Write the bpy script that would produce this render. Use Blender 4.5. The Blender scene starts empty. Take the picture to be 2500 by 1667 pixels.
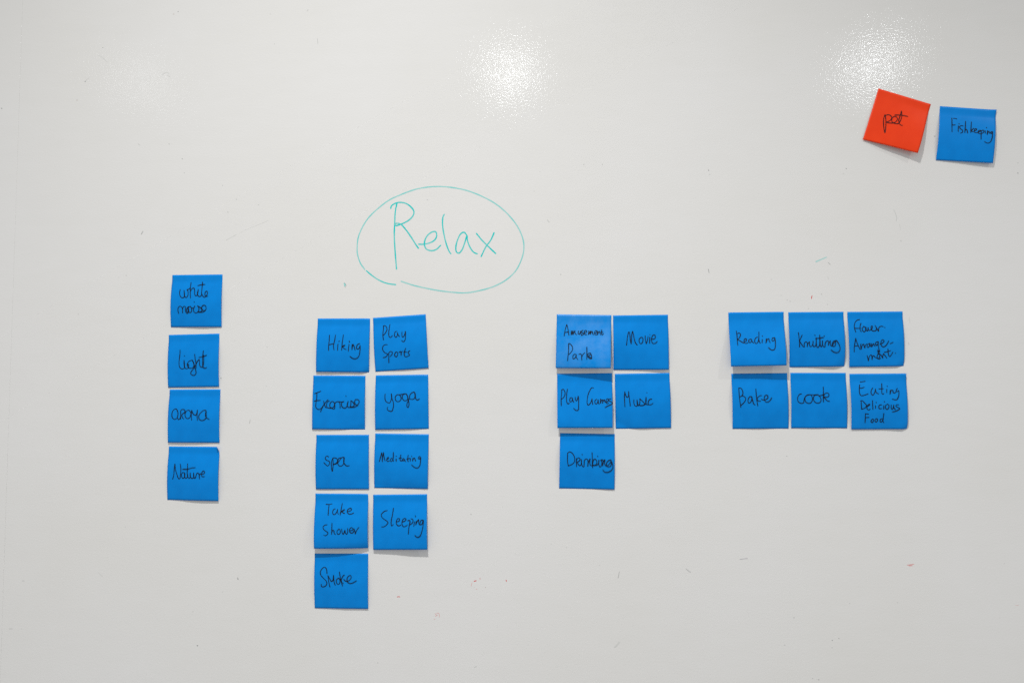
import bpy, math, random
from mathutils import Matrix, Vector

sc = bpy.context.scene
Z0 = 1.35            # height of the camera's foot point on the board above the floor, metres

# ---------------------------------------------------------------- camera
cam_data = bpy.data.cameras.new('camera')
cam = bpy.data.objects.new('camera', cam_data)
sc.collection.objects.link(cam)
sc.camera = cam
cam_data.sensor_width = 36.0
cam_data.lens = 28.8
cam_data.clip_start = 0.01
cam_data.clip_end = 100.0
rot = [[0.9985375, 0.0029054, 0.0539846], [0.0540627, -0.0536649, -0.9970944], [1e-07, 0.9985548, -0.0537435]]
mw = Matrix(rot).to_4x4()
mw.translation = Vector((0.0, -1.15292, 1.35))
cam.matrix_world = mw

# ---------------------------------------------------------------- world: the soft light of the room
world = bpy.data.worlds.new('World')
sc.world = world
world.use_nodes = True
bg = world.node_tree.nodes['Background']
bg.inputs['Color'].default_value = (0.99, 0.997, 0.997, 1)
bg.inputs['Strength'].default_value = 0.44

# ---------------------------------------------------------------- ceiling downlights (two rows of three)
CEIL = Z0 + 1.69
def downlight(x, out, power, radius, spread, color):
    l = bpy.data.lights.new('downlight', 'AREA')
    l.shape = 'DISK'; l.size = radius * 2; l.energy = power; l.color = color
    l.spread = math.radians(spread)
    o = bpy.data.objects.new('downlight', l)
    sc.collection.objects.link(o)
    o.location = (x, -out, CEIL)          # an area lamp shines along its -Z, straight down
    return o
WARM = (1.0, 0.988, 0.955)
COOL = (0.95, 0.98, 1.0)
downlight(-0.247, 1.00, 21.5, 0.03, 112, WARM)
downlight(1.687, 1.00, 10.5, 0.04, 116, WARM)
downlight(-2.30, 1.00, 7.5, 0.04, 104, WARM)
downlight(-0.247, 3.20, 2.9, 0.10, 180, COOL)
downlight(1.687, 3.20, 3.3, 0.10, 180, COOL)
downlight(-2.30, 3.20, 0.7, 0.16, 180, COOL)

sc.view_settings.view_transform = 'Standard'
sc.view_settings.look = 'None'
sc.view_settings.exposure = 0.0
sc.view_settings.gamma = 1.0
sc.cycles.sample_clamp_direct = 12.0
sc.cycles.use_denoising = False       # keeps the fine glints on the enamel

# ---------------------------------------------------------------- materials
def nodes_of(name):
    m = bpy.data.materials.new(name); m.use_nodes = True
    nt = m.node_tree
    return m, nt, nt.nodes['Principled BSDF'], nt.nodes['Material Output']

def board_material():
    m, nt, b, out = nodes_of('enamelled_steel')
    N = nt.nodes.new; L = nt.links.new
    tc = N('ShaderNodeTexCoord')
    b.inputs['Roughness'].default_value = 0.085
    b.inputs['Specular IOR Level'].default_value = 0.5
    # faint clouds of old wiped ink
    n1 = N('ShaderNodeTexNoise'); n1.inputs['Scale'].default_value = 3.1; n1.inputs['Detail'].default_value = 5
    L(tc.outputs['Object'], n1.inputs['Vector'])
    mp = N('ShaderNodeMapping'); mp.inputs['Scale'].default_value = (16, 1, 60)
    L(tc.outputs['Object'], mp.inputs['Vector'])
    n2 = N('ShaderNodeTexNoise'); n2.inputs['Scale'].default_value = 1.0; n2.inputs['Detail'].default_value = 6; n2.inputs['Roughness'].default_value = 0.7
    L(mp.outputs[0], n2.inputs['Vector'])
    r1 = N('ShaderNodeValToRGB')
    r1.color_ramp.elements[0].position = 0.35; r1.color_ramp.elements[0].color = (0.785, 0.778, 0.760, 1)
    r1.color_ramp.elements[1].position = 0.62; r1.color_ramp.elements[1].color = (0.80, 0.795, 0.787, 1)
    L(n1.outputs['Fac'], r1.inputs['Fac'])
    r2 = N('ShaderNodeValToRGB')
    r2.color_ramp.elements[0].position = 0.30; r2.color_ramp.elements[0].color = (0.985, 0.985, 0.982, 1)
    r2.color_ramp.elements[1].position = 0.60; r2.color_ramp.elements[1].color = (1, 1, 1, 1)
    L(n2.outputs['Fac'], r2.inputs['Fac'])
    mx = N('ShaderNodeMix'); mx.data_type = 'RGBA'; mx.blend_type = 'MULTIPLY'; mx.inputs[0].default_value = 1
    L(r1.outputs[0], mx.inputs[6]); L(r2.outputs[0], mx.inputs[7])
    L(mx.outputs[2], b.inputs['Base Color'])
    # orange-peel relief of the enamel
    p1 = N('ShaderNodeTexNoise'); p1.inputs['Scale'].default_value = 400; p1.inputs['Detail'].default_value = 1.0; p1.inputs['Roughness'].default_value = 0.55
    L(tc.outputs['Object'], p1.inputs['Vector'])
    bp = N('ShaderNodeBump'); bp.inputs['Strength'].default_value = 1.0; bp.inputs['Distance'].default_value = 0.00010
    L(p1.outputs['Fac'], bp.inputs['Height'])
    L(bp.outputs[0], b.inputs['Normal'])
    return m

def paper_material(name, col, col2, rough=0.33, spec=0.14, patchy=False):
    m, nt, b, out = nodes_of(name)
    N = nt.nodes.new; L = nt.links.new
    tc = N('ShaderNodeTexCoord')
    n1 = N('ShaderNodeTexNoise'); n1.inputs['Scale'].default_value = 60; n1.inputs['Detail'].default_value = 6
    L(tc.outputs['Object'], n1.inputs['Vector'])
    r = N('ShaderNodeValToRGB')
    r.color_ramp.elements[0].position = 0.3; r.color_ramp.elements[0].color = (*col, 1)
    r.color_ramp.elements[1].position = 0.7; r.color_ramp.elements[1].color = (*col2, 1)
    L(n1.outputs['Fac'], r.inputs['Fac'])
    L(r.outputs[0], b.inputs['Base Color'])
    b.inputs['Roughness'].default_value = rough
    b.inputs['Specular IOR Level'].default_value = spec
    if patchy:                            # worn sheen: the gloss comes and goes across the sheet
        n3 = N('ShaderNodeTexNoise'); n3.inputs['Scale'].default_value = 26; n3.inputs['Detail'].default_value = 7; n3.inputs['Roughness'].default_value = 0.7
        L(tc.outputs['Object'], n3.inputs['Vector'])
        mr = N('ShaderNodeMapRange'); mr.inputs['From Min'].default_value = 0.40; mr.inputs['From Max'].default_value = 0.62
        mr.inputs['To Min'].default_value = 0.12; mr.inputs['To Max'].default_value = spec
        L(n3.outputs['Fac'], mr.inputs['Value']); L(mr.outputs[0], b.inputs['Specular IOR Level'])
    n2 = N('ShaderNodeTexNoise'); n2.inputs['Scale'].default_value = 900; n2.inputs['Detail'].default_value = 3
    L(tc.outputs['Object'], n2.inputs['Vector'])
    bp = N('ShaderNodeBump'); bp.inputs['Strength'].default_value = 0.5; bp.inputs['Distance'].default_value = 0.0001
    L(n2.outputs['Fac'], bp.inputs['Height']); L(bp.outputs[0], b.inputs['Normal'])
    return m

def ink_material(name, col, rough=0.55):
    # ink laid thinly lets some of what is under it through: its density is painted per stroke
    m, nt, b, out = nodes_of(name)
    N = nt.nodes.new; L = nt.links.new
    b.inputs['Base Color'].default_value = (*col, 1)
    b.inputs['Roughness'].default_value = rough
    b.inputs['Specular IOR Level'].default_value = 0.2
    tr = N('ShaderNodeBsdfTransparent')
    at = N('ShaderNodeAttribute'); at.attribute_name = 'ink_density'
    mx = N('ShaderNodeMixShader')
    L(at.outputs['Fac'], mx.inputs[0]); L(tr.outputs[0], mx.inputs[1]); L(b.outputs[0], mx.inputs[2])
    L(mx.outputs[0], out.inputs['Surface'])
    return m

def tint_material(name, col, rough=0.3):
    # dry marker on white enamel: the thinner the ink lies, the paler its tint
    m, nt, b, out = nodes_of(name)
    N = nt.nodes.new; L = nt.links.new
    at = N('ShaderNodeAttribute'); at.attribute_name = 'ink_density'
    mx = N('ShaderNodeMix'); mx.data_type = 'RGBA'
    mx.inputs[6].default_value = (0.79, 0.79, 0.77, 1); mx.inputs[7].default_value = (*col, 1)
    L(at.outputs['Fac'], mx.inputs[0]); L(mx.outputs[2], b.inputs['Base Color'])
    b.inputs['Roughness'].default_value = rough
    b.inputs['Specular IOR Level'].default_value = 0.3
    return m

MAT = {
    'board': board_material(),
    'blue': paper_material('blue_paper', (0.0, 0.220, 0.685), (0.0, 0.245, 0.75)),
    'slick_blue': paper_material('slick_blue_paper', (0.0, 0.24, 0.72), (0.0, 0.26, 0.77), 0.42, 0.9, True),
    'red': paper_material('red_paper', (0.87, 0.052, 0.010), (0.92, 0.060, 0.012)),
    'ink': ink_material('black_pen_ink', (0.004, 0.006, 0.010)),
    'teal': tint_material('green_marker_ink', (0.0, 0.60, 0.575)),
    'grey': tint_material('old_grey_ink', (0.10, 0.11, 0.12)),
    'purple': tint_material('old_purple_ink', (0.15, 0.12, 0.22)),
    'brown': tint_material('old_brown_ink', (0.28, 0.14, 0.10)),
    'red_ink': tint_material('old_red_ink', (0.70, 0.03, 0.03)),
}
mm = bpy.data.materials.new('panel_edge'); mm.use_nodes = True
mm.node_tree.nodes['Principled BSDF'].inputs['Base Color'].default_value = (0.35, 0.35, 0.34, 1)
MAT['edge'] = mm

# ---------------------------------------------------------------- helpers
def link(name, me, mat, parent=None):
    me.materials.append(mat)
    o = bpy.data.objects.new(name, me)
    sc.collection.objects.link(o)
    if parent: o.parent = parent
    return o

def empty(name, loc, label, cat, group=None):
    o = bpy.data.objects.new(name, None); sc.collection.objects.link(o)
    o.location = loc; o.empty_display_size = 0.02
    o['label'] = label; o['category'] = cat
    if group: o['group'] = group
    return o

def smooth_curve(pts, step):
    """centripetal-ish Catmull-Rom through pts, resampled finely; pts are 2-D"""
    if len(pts) == 2:
        (x0, y0), (x1, y1) = pts
        n = max(2, int(math.hypot(x1 - x0, y1 - y0) / step))
        return [(x0 + (x1 - x0) * i / n, y0 + (y1 - y0) * i / n) for i in range(n + 1)]
    P = [(2 * pts[0][0] - pts[1][0], 2 * pts[0][1] - pts[1][1])] + list(pts) + [(2 * pts[-1][0] - pts[-2][0], 2 * pts[-1][1] - pts[-2][1])]
    out = []
    for i in range(1, len(P) - 2):
        p0, p1, p2, p3 = P[i - 1], P[i], P[i + 1], P[i + 2]
        d = math.hypot(p2[0] - p1[0], p2[1] - p1[1])
        n = max(2, int(d / step))
        t0 = 0.0
        t1 = t0 + max(1e-6, math.hypot(p1[0] - p0[0], p1[1] - p0[1])) ** 0.5
        t2 = t1 + max(1e-6, d) ** 0.5
        t3 = t2 + max(1e-6, math.hypot(p3[0] - p2[0], p3[1] - p2[1])) ** 0.5
        for k in range(n):
            t = t1 + (t2 - t1) * k / n
            q = []
            for c in (0, 1):
                a1 = (t1 - t) / (t1 - t0) * p0[c] + (t - t0) / (t1 - t0) * p1[c]
                a2 = (t2 - t) / (t2 - t1) * p1[c] + (t - t1) / (t2 - t1) * p2[c]
                a3 = (t3 - t) / (t3 - t2) * p2[c] + (t - t2) / (t3 - t2) * p3[c]
                b1 = (t2 - t) / (t2 - t0) * a1 + (t - t0) / (t2 - t0) * a2
                b2 = (t3 - t) / (t3 - t1) * a2 + (t - t1) / (t3 - t1) * a3
                q.append((t2 - t) / (t2 - t1) * b1 + (t - t1) / (t2 - t1) * b2)
            out.append(tuple(q))
    out.append(pts[-1])
    return out

def pairs(flat):
    return [(flat[i], flat[i + 1]) for i in range(0, len(flat), 2)]

def ribbon_mesh(name, strokes, width, place, step, density, rnd, layer0=0.15, rise=0.0009):
    """pen strokes as thin flat ribbons of ink. place(x, y, layer) -> 3-D point; units of x, y are mm"""
    V, Fc, Dn = [], [], []
    layer = layer0
    for st in strokes:
        c = smooth_curve(st, step)
        n = len(c)
        length = sum(math.hypot(c[i + 1][0] - c[i][0], c[i + 1][1] - c[i][1]) for i in range(n - 1))
        ph = rnd.uniform(0, 6.28); ph2 = rnd.uniform(0, 6.28)
        # round caps: extend both ends by half the width with a narrowing tip
        def tip(a, b):
            dx, dy = a[0] - b[0], a[1] - b[1]; l = math.hypot(dx, dy) or 1
            return (a[0] + dx / l * width * 0.42, a[1] + dy / l * width * 0.42)
        t0 = tip(c[0], c[1]); t1 = tip(c[-1], c[-2])
        cc = [t0] + c + [t1]
        m = len(cc)
        base = len(V)
        run = 0
        for i, (x, y) in enumerate(cc):
            a = cc[max(0, i - 1)]; b = cc[min(m - 1, i + 1)]
            dx, dy = b[0] - a[0], b[1] - a[1]; l = math.hypot(dx, dy) or 1
            nx, ny = -dy / l, dx / l
            w = width * 0.5 * (1 + 0.10 * math.sin(run / 3.1 + ph))
            if i == 0 or i == m - 1: w *= 0.45
            layer += rise
            V.append(place(x + nx * w, y + ny * w, layer))
            V.append(place(x - nx * w, y - ny * w, layer))
            dd = density * (0.93 + 0.09 * math.sin(run / 5.3 + ph2))
            if length > 6 and i > m - 1 - max(2, int(2.0 / step)):
                dd *= 0.88
            Dn += [max(0.0, min(1.0, dd))] * 2
            if i:
                run += math.hypot(x - cc[i - 1][0], y - cc[i - 1][1])
                k = base + 2 * i
                Fc.append((k - 2, k - 1, k + 1, k))
    me = bpy.data.meshes.new(name)
    me.from_pydata([tuple(v) for v in V], [], Fc)
    at = me.attributes.new('ink_density', 'FLOAT', 'POINT')
    at.data.foreach_set('value', Dn)
    # every face looks at the room (-Y)
    me.update()
    flip = [p for p in me.polygons if p.normal.y > 0]
    for p in flip: p.flip()
    me.update()
    return me

# ---------------------------------------------------------------- data measured on the board, in mm from the camera's foot point
NOTES = [
 dict(label='blue sticky note reading "white noise", topmost of the left column', corners=[(-555.66, 159.9), (-481.42, 160.27), (-480.86, 84.09), (-555.95, 84.22)], lift=(1, 1.2), bow=3.0, curls=[], pen=1.0,
  words=[[[0.1791,0.2844,0.1707,0.3364,0.1798,0.3927,0.2057,0.4313,0.2393,0.4452,0.266,0.4254,0.2697,0.3774,0.2558,0.2971],[0.2561,0.3051,0.2682,0.3854,0.286,0.4296,0.3095,0.4386,0.3337,0.4139,0.3403,0.3539,0.3291,0.3058,0.3137,0.288,0.3483,0.278,0.3749,0.2502],[0.3814,0.1478,0.3793,0.2582,0.3837,0.3623,0.3925,0.4488],[0.3828,0.3303,0.4047,0.2785,0.439,0.2548,0.463,0.2846,0.47,0.3671,0.4951,0.4096,0.5171,0.3954,0.5326,0.3476,0.536,0.2837],[0.5362,0.2917,0.5246,0.3635,0.5423,0.4076,0.5741,0.4215,0.6002,0.4057,0.6125,0.3643],[0.6091,0.1422,0.61,0.2525,0.6092,0.3642,0.636,0.4124,0.6738,0.435,0.7102,0.397,0.7251,0.3533,0.706,0.3172,0.6799,0.3369,0.6769,0.3888,0.6982,0.4145,0.733,0.4147],[0.5234,0.2101,0.5854,0.1947,0.6617,0.1875]],[[0.1643,0.743,0.1509,0.6811,0.1609,0.6251,0.1917,0.6044,0.2252,0.6214,0.2413,0.6656,0.2431,0.7313],[0.2415,0.6736,0.2549,0.6216,0.2768,0.6049,0.298,0.6259,0.3016,0.698,0.3301,0.7446,0.352,0.7303,0.3672,0.6823,0.3543,0.6302],[0.3983,0.6089,0.3523,0.6182,0.3238,0.6621,0.3334,0.7142,0.3601,0.7239],[0.3679,0.6119,0.3484,0.6582,0.3595,0.7023,0.3915,0.7273,0.419,0.7066,0.4227,0.6586,0.4036,0.6185,0.372,0.6119],[0.414,0.6386,0.4636,0.6429],[0.4841,0.6014,0.4607,0.6589,0.4686,0.7109,0.5088,0.7343,0.5438,0.7153,0.5651,0.6754,0.5607,0.6275,0.5385,0.597],[0.5411,0.6034,0.5829,0.6236,0.6168,0.6597,0.6234,0.6957,0.5809,0.7138,0.5414,0.7168,0.5976,0.7219,0.6486,0.7158,0.6892,0.6881,0.7081,0.6443,0.6956,0.6027,0.6648,0.5882,0.6328,0.6023,0.6221,0.6398,0.6395,0.6798,0.6794,0.6904,0.6973,0.6801],[0.4688,0.519,0.474,0.5294]]]),
 dict(label='blue sticky note reading "light", below the white noise note', corners=[(-558.94, 73.02), (-484.37, 74.7), (-482.87, -1.48), (-557.84, -2.69)], lift=(1, 1.2), bow=3.0, curls=[], pen=1.0,
  words=[[[0.2363,0.2904,0.2357,0.3778,0.2269,0.4729,0.223,0.5682,0.2401,0.6241,0.2815,0.6527,0.3265,0.6377,0.3318,0.5862,0.3192,0.4907],[0.3193,0.4987,0.3288,0.6179,0.3595,0.6487,0.3965,0.643,0.4126,0.6116,0.4039,0.5638,0.3877,0.5873],[0.4855,0.4902,0.424,0.5087,0.3857,0.5516,0.392,0.6072,0.4211,0.6395,0.4623,0.6443,0.4991,0.6291,0.5152,0.5898,0.5066,0.5421,0.4814,0.4901,0.5174,0.5582,0.5261,0.6138,0.5489,0.6776,0.5567,0.7332,0.5373,0.7685,0.5005,0.7781,0.465,0.7616,0.4507,0.7313,0.4791,0.6842,0.5214,0.6335,0.5521,0.5747],[0.5273,0.3802,0.5388,0.4636,0.556,0.551,0.5568,0.6501],[0.5567,0.6382,0.5602,0.567,0.5886,0.5121,0.6188,0.4795,0.6274,0.5287,0.6278,0.5841,0.647,0.6162,0.68,0.6287,0.7003,0.5935,0.7095,0.5067,0.7029,0.3958],[0.6999,0.3167,0.6868,0.435,0.6903,0.5775,0.7047,0.6331,0.7377,0.648,0.768,0.6328],[0.6102,0.4429,0.6908,0.4272,0.7648,0.4051],[0.3249,0.4019,0.3316,0.4084]]]),
 dict(label='blue sticky note reading "aroma", between the light and Nature notes', corners=[(-555.89, -5.63), (-481.27, -5.2), (-480.86, -81.43), (-555.98, -81.36)], lift=(1.6, 1.8), bow=3.0, curls=[], pen=1.0,
  words=[[[0.183,0.4067,0.1596,0.3657,0.1205,0.3751,0.0874,0.4145,0.0777,0.4697,0.0928,0.5328,0.1329,0.5603,0.171,0.5485,0.1941,0.5013,0.1961,0.4304,0.1743,0.391],[0.1825,0.391,0.1984,0.454,0.191,0.5328,0.2124,0.5627,0.2366,0.5525,0.2519,0.517],[0.2555,0.5548,0.253,0.4698,0.2539,0.3911,0.2927,0.3738,0.3301,0.3912,0.3272,0.4305,0.2871,0.4619,0.2756,0.4855,0.2934,0.5328,0.3144,0.5524],[0.3593,0.407,0.3377,0.4541,0.3459,0.5092,0.3797,0.5446,0.4204,0.5367,0.4478,0.4935,0.446,0.4306,0.4121,0.3913,0.3712,0.3952],[0.4705,0.5721,0.464,0.4856,0.4638,0.3914,0.4848,0.4385,0.5169,0.4739,0.5498,0.4794,0.5692,0.4386,0.5759,0.3853],[0.5761,0.3916,0.5746,0.4857,0.5836,0.5799],[0.7532,0.4231,0.7343,0.3902,0.687,0.3996,0.6349,0.4465,0.6077,0.5014,0.6215,0.5563,0.6631,0.5814,0.7119,0.572,0.7478,0.5328,0.7503,0.4701,0.7444,0.3996],[0.7446,0.4075,0.7384,0.4858,0.7641,0.5328,0.8139,0.5602]]]),
 dict(label='blue sticky note reading "Nature" with a curled top right corner, lowest of its column', corners=[(-555.13, -86.94), (-480.77, -87.12), (-480.29, -163.79), (-555.68, -162.81)], lift=(0.6, 2.2), bow=3.0, curls=[['TR', 0.85, -0.52, 6.5, 4.2]], pen=1.0,
  words=[[[0.1116,0.6053,0.1307,0.5363,0.1365,0.4113,0.1435,0.3215],[0.1437,0.3254,0.1616,0.4266,0.1976,0.5275,0.2325,0.5955,0.2529,0.5929,0.2617,0.5343,0.2682,0.4252,0.2503,0.3226],[0.3439,0.4864,0.3067,0.4791,0.2833,0.5184,0.293,0.565,0.3223,0.5878,0.3461,0.5602,0.3509,0.5018,0.3396,0.4825],[0.3443,0.5019,0.3474,0.5485,0.3714,0.5855,0.3955,0.5711,0.4103,0.5165],[0.3946,0.3185,0.3973,0.4079,0.3976,0.5011,0.4158,0.563,0.4369,0.586,0.4567,0.5624,0.4595,0.5157,0.4545,0.4863],[0.4547,0.4925,0.4606,0.5545,0.4942,0.5835,0.5226,0.573,0.5295,0.5302,0.5224,0.4822],[0.5227,0.4915,0.5278,0.5535,0.5514,0.5802,0.5709,0.5451,0.5819,0.4984,0.606,0.481,0.6315,0.5132,0.6418,0.5889],[0.6358,0.5208,0.6556,0.4935,0.6763,0.5009,0.7252,0.4924,0.7368,0.4652,0.7157,0.4439,0.6876,0.4659,0.6766,0.5125,0.6939,0.547,0.7373,0.5464],[0.3049,0.4184,0.3991,0.4141,0.4805,0.3913,0.5475,0.3842]]]),
 dict(label='blue sticky note reading "Hiking", above the Exercise note', corners=[(-340.82, 95.85), (-265.02, 95.64), (-265.59, 18.62), (-341.93, 19.39)], lift=(2.2, 2), bow=3.0, curls=[['TR', 0.7, -0.7, 6, -10], ['BR', 0.6, 0.8, 10, -20]], pen=1.0,
  words=[[[0.2406,0.311,0.2407,0.4124,0.236,0.5139,0.2372,0.6013],[0.355,0.3077,0.346,0.4043,0.329,0.4979,0.3307,0.5525,0.3414,0.5899],[0.2377,0.492,0.281,0.4841,0.3322,0.473],[0.4117,0.4781,0.4081,0.5444,0.4081,0.595],[0.4263,0.4353,0.4315,0.4212],[0.5044,0.3074,0.4969,0.4039,0.4879,0.5051,0.4841,0.5946],[0.4885,0.5285,0.52,0.5205,0.5432,0.501,0.5157,0.5089,0.5004,0.5284,0.521,0.5555,0.5693,0.581],[0.6205,0.4852,0.6144,0.5512,0.6096,0.6096],[0.622,0.423,0.6289,0.4424],[0.6815,0.481,0.6774,0.5354,0.6762,0.5805,0.6867,0.5276,0.6999,0.4872,0.7184,0.5275,0.7375,0.5911],[0.82,0.4666,0.7847,0.4845,0.7644,0.5273,0.7709,0.5661,0.7948,0.5698,0.8178,0.5387,0.8304,0.5038,0.8309,0.5891,0.8187,0.6744,0.7907,0.725,0.7478,0.7486,0.6923,0.7412,0.6423,0.705]]]),
 dict(label='tilted blue sticky note reading "Play Sports", beside the Hiking note', corners=[(-261.11, 96.34), (-185.3, 101.3), (-180.47, 24.65), (-256.81, 19.69)], lift=(0.8, 0.9), bow=3.0, curls=[], pen=1.0,
  words=[[[0.195,0.1596,0.1888,0.2408,0.1788,0.3333,0.1854,0.4255],[0.1948,0.1635,0.2243,0.1593,0.2504,0.1906,0.2603,0.2301,0.2423,0.2755,0.2128,0.3162,0.1863,0.3416],[0.3175,0.1447,0.2997,0.2328,0.2893,0.3331,0.3043,0.3807,0.3277,0.3862,0.3569,0.3532],[0.4434,0.2799,0.4195,0.2837,0.3977,0.3249,0.3995,0.3678,0.4221,0.3903,0.4469,0.3671,0.4571,0.3212,0.4541,0.3016,0.4638,0.345,0.4895,0.3817],[0.541,0.2998,0.538,0.3578,0.5494,0.3974,0.5722,0.3834,0.6029,0.3234,0.607,0.2911,0.606,0.3702,0.5969,0.4394,0.5794,0.4731,0.5514,0.4813,0.529,0.4565]],[[0.2543,0.5172,0.219,0.5148,0.1786,0.5354,0.1607,0.5808,0.1742,0.6284,0.2115,0.6697,0.2537,0.692,0.2324,0.7255,0.2,0.7467,0.1645,0.7505],[0.2763,0.6624,0.2704,0.7514,0.2656,0.852],[0.2742,0.6739,0.307,0.6466,0.3394,0.6589,0.3342,0.7012,0.2961,0.7414],[0.4079,0.6712,0.3847,0.6969,0.389,0.736,0.4117,0.753,0.4367,0.7236,0.4426,0.6852,0.4243,0.6591,0.4044,0.6632],[0.4667,0.6752,0.499,0.6579,0.5098,0.6781,0.5031,0.732],[0.5009,0.6969,0.5182,0.667,0.5343,0.6603],[0.596,0.6062,0.575,0.663,0.5639,0.7244,0.5764,0.7563,0.5996,0.764,0.6316,0.7522,0.6637,0.7388,0.6532,0.7148,0.6384,0.6983,0.6435,0.6754,0.6719,0.6579],[0.5574,0.6681,0.612,0.6771]]]),
 dict(label='blue sticky note reading "Exercise", below the Hiking note', corners=[(-346.24, 14.36), (-271.1, 14.01), (-270.75, -62.26), (-346.65, -61.84)], lift=(1, 1.2), bow=3.0, curls=[['BR', 0.3, 0.95, 12, -30]], pen=1.0,
  words=[[[0.0812,0.3204,0.0816,0.4177,0.0693,0.519,0.069,0.5813,0.0912,0.6162,0.1353,0.6291,0.1746,0.604,0.2212,0.5414,0.2601,0.4906,0.2976,0.4476],[0.0352,0.3363,0.0931,0.3165,0.1542,0.2912],[0.0382,0.4764,0.0922,0.466,0.1519,0.4601],[0.2136,0.4753,0.2289,0.5258,0.2498,0.5801,0.2661,0.6018],[0.1616,0.6741,0.1828,0.6195,0.2175,0.557],[0.3235,0.4708,0.2919,0.4865,0.2728,0.5333,0.2776,0.5799,0.3018,0.5992,0.3417,0.6028,0.3736,0.6026,0.4129,0.5713,0.4241,0.5246,0.4035,0.4858,0.3716,0.4821,0.3418,0.5134,0.333,0.5562,0.3495,0.5911,0.3816,0.6104,0.4136,0.6195,0.4293,0.6023,0.4299,0.5401,0.4358,0.5089,0.4673,0.4854,0.5031,0.4837,0.5276,0.5239,0.5327,0.6016],[0.4992,0.4837,0.563,0.4864,0.6067,0.4768,0.571,0.4887,0.5571,0.5237,0.5657,0.5703,0.5964,0.5973,0.6282,0.5994,0.6558,0.5775,0.6712,0.5308,0.6824,0.4725],[0.6825,0.4802,0.6674,0.5463,0.6837,0.5812,0.7156,0.5848,0.7349,0.5304,0.7365,0.4644],[0.7421,0.4643,0.7783,0.4913,0.7987,0.5377,0.7831,0.5689,0.7394,0.5769,0.7236,0.5848,0.7714,0.586,0.8111,0.5803,0.8586,0.5451,0.89,0.5022,0.8936,0.4634,0.8615,0.4404,0.8217,0.4445,0.8085,0.4833,0.8185,0.5221,0.8626,0.5528,0.8745,0.5512],[0.6373,0.3757,0.6445,0.3772]]]),
 dict(label='blue sticky note reading "yoga", below the Play Sports note', corners=[(-256.45, 14.6), (-181.17, 15.73), (-179.9, -60.84), (-256.18, -62.22)], lift=(1.1, 0.8), bow=3.0, curls=[['TR', 0.7, -0.7, 5, -8], ['TL', -0.7, -0.7, 5, -8]], pen=1.0,
  words=[[[0.1898,0.3468,0.1861,0.4121,0.2022,0.4739,0.2338,0.5013,0.2771,0.5096,0.3006,0.4677,0.3139,0.4141,0.3058,0.3447],[0.3082,0.3524,0.3162,0.4218,0.34,0.4837,0.3503,0.5531,0.3402,0.6145,0.3168,0.6641,0.2736,0.6596,0.2342,0.6321,0.2341,0.6013,0.242,0.5899],[0.4621,0.3663,0.4226,0.3619,0.3872,0.3921,0.3833,0.4459,0.4109,0.4848,0.4542,0.487,0.4873,0.4552,0.4897,0.4091,0.466,0.3687,0.5094,0.3555,0.5726,0.345,0.541,0.356,0.5157,0.3864,0.5172,0.4326,0.5447,0.4699,0.588,0.4721,0.6157,0.4418,0.6119,0.3879,0.5844,0.3475],[0.5884,0.3491,0.6119,0.4033,0.6235,0.465,0.6391,0.5114,0.6349,0.5728,0.6207,0.5995,0.5995,0.5761,0.6036,0.5262,0.6314,0.4651,0.6473,0.4192,0.6593,0.3655,0.699,0.3277,0.7346,0.319,0.7541,0.3478,0.7523,0.3977,0.7339,0.4398,0.6944,0.4507,0.6512,0.4385],[0.7463,0.3361,0.7602,0.3902,0.7654,0.4364,0.7889,0.4614,0.8165,0.4587,0.8363,0.4413]]]),
 dict(label='blue sticky note reading "spa", below the Exercise note', corners=[(-340.85, -69.78), (-265.32, -69.36), (-264.18, -145.73), (-340.3, -146.17)], lift=(0.8, 1.1), bow=3.0, curls=[], pen=1.0,
  words=[[[0.2469,0.407,0.2247,0.3869,0.1915,0.4046,0.187,0.4393,0.2172,0.4662,0.2568,0.4816,0.2712,0.5086,0.2572,0.547,0.2296,0.5686,0.2018,0.547,0.1605,0.507],[0.3277,0.424,0.3082,0.4855,0.3007,0.5701,0.3193,0.6663,0.3324,0.5932,0.336,0.5009,0.3317,0.4316],[0.3317,0.424,0.3752,0.4201,0.4109,0.4432,0.415,0.4855,0.3835,0.524,0.3401,0.5394,0.3993,0.524,0.4545,0.4702,0.4939,0.4164,0.5413,0.4087],[0.4939,0.4202,0.4464,0.424,0.4268,0.4625,0.423,0.5163,0.4468,0.5625,0.4863,0.5702,0.5218,0.5433,0.5375,0.4933,0.5429,0.4164],[0.5374,0.4164,0.5336,0.4856,0.5574,0.5394,0.5969,0.5686,0.6404,0.561]]]),
 dict(label='blue sticky note reading "Meditating", beside the spa note', corners=[(-256.31, -67.45), (-179.88, -68.38), (-180.69, -144.81), (-257.04, -144.11)], lift=(0.6, 3), bow=3.0, curls=[['BR', 0.1, 0.99, 20, -90]], pen=1.0,
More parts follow.
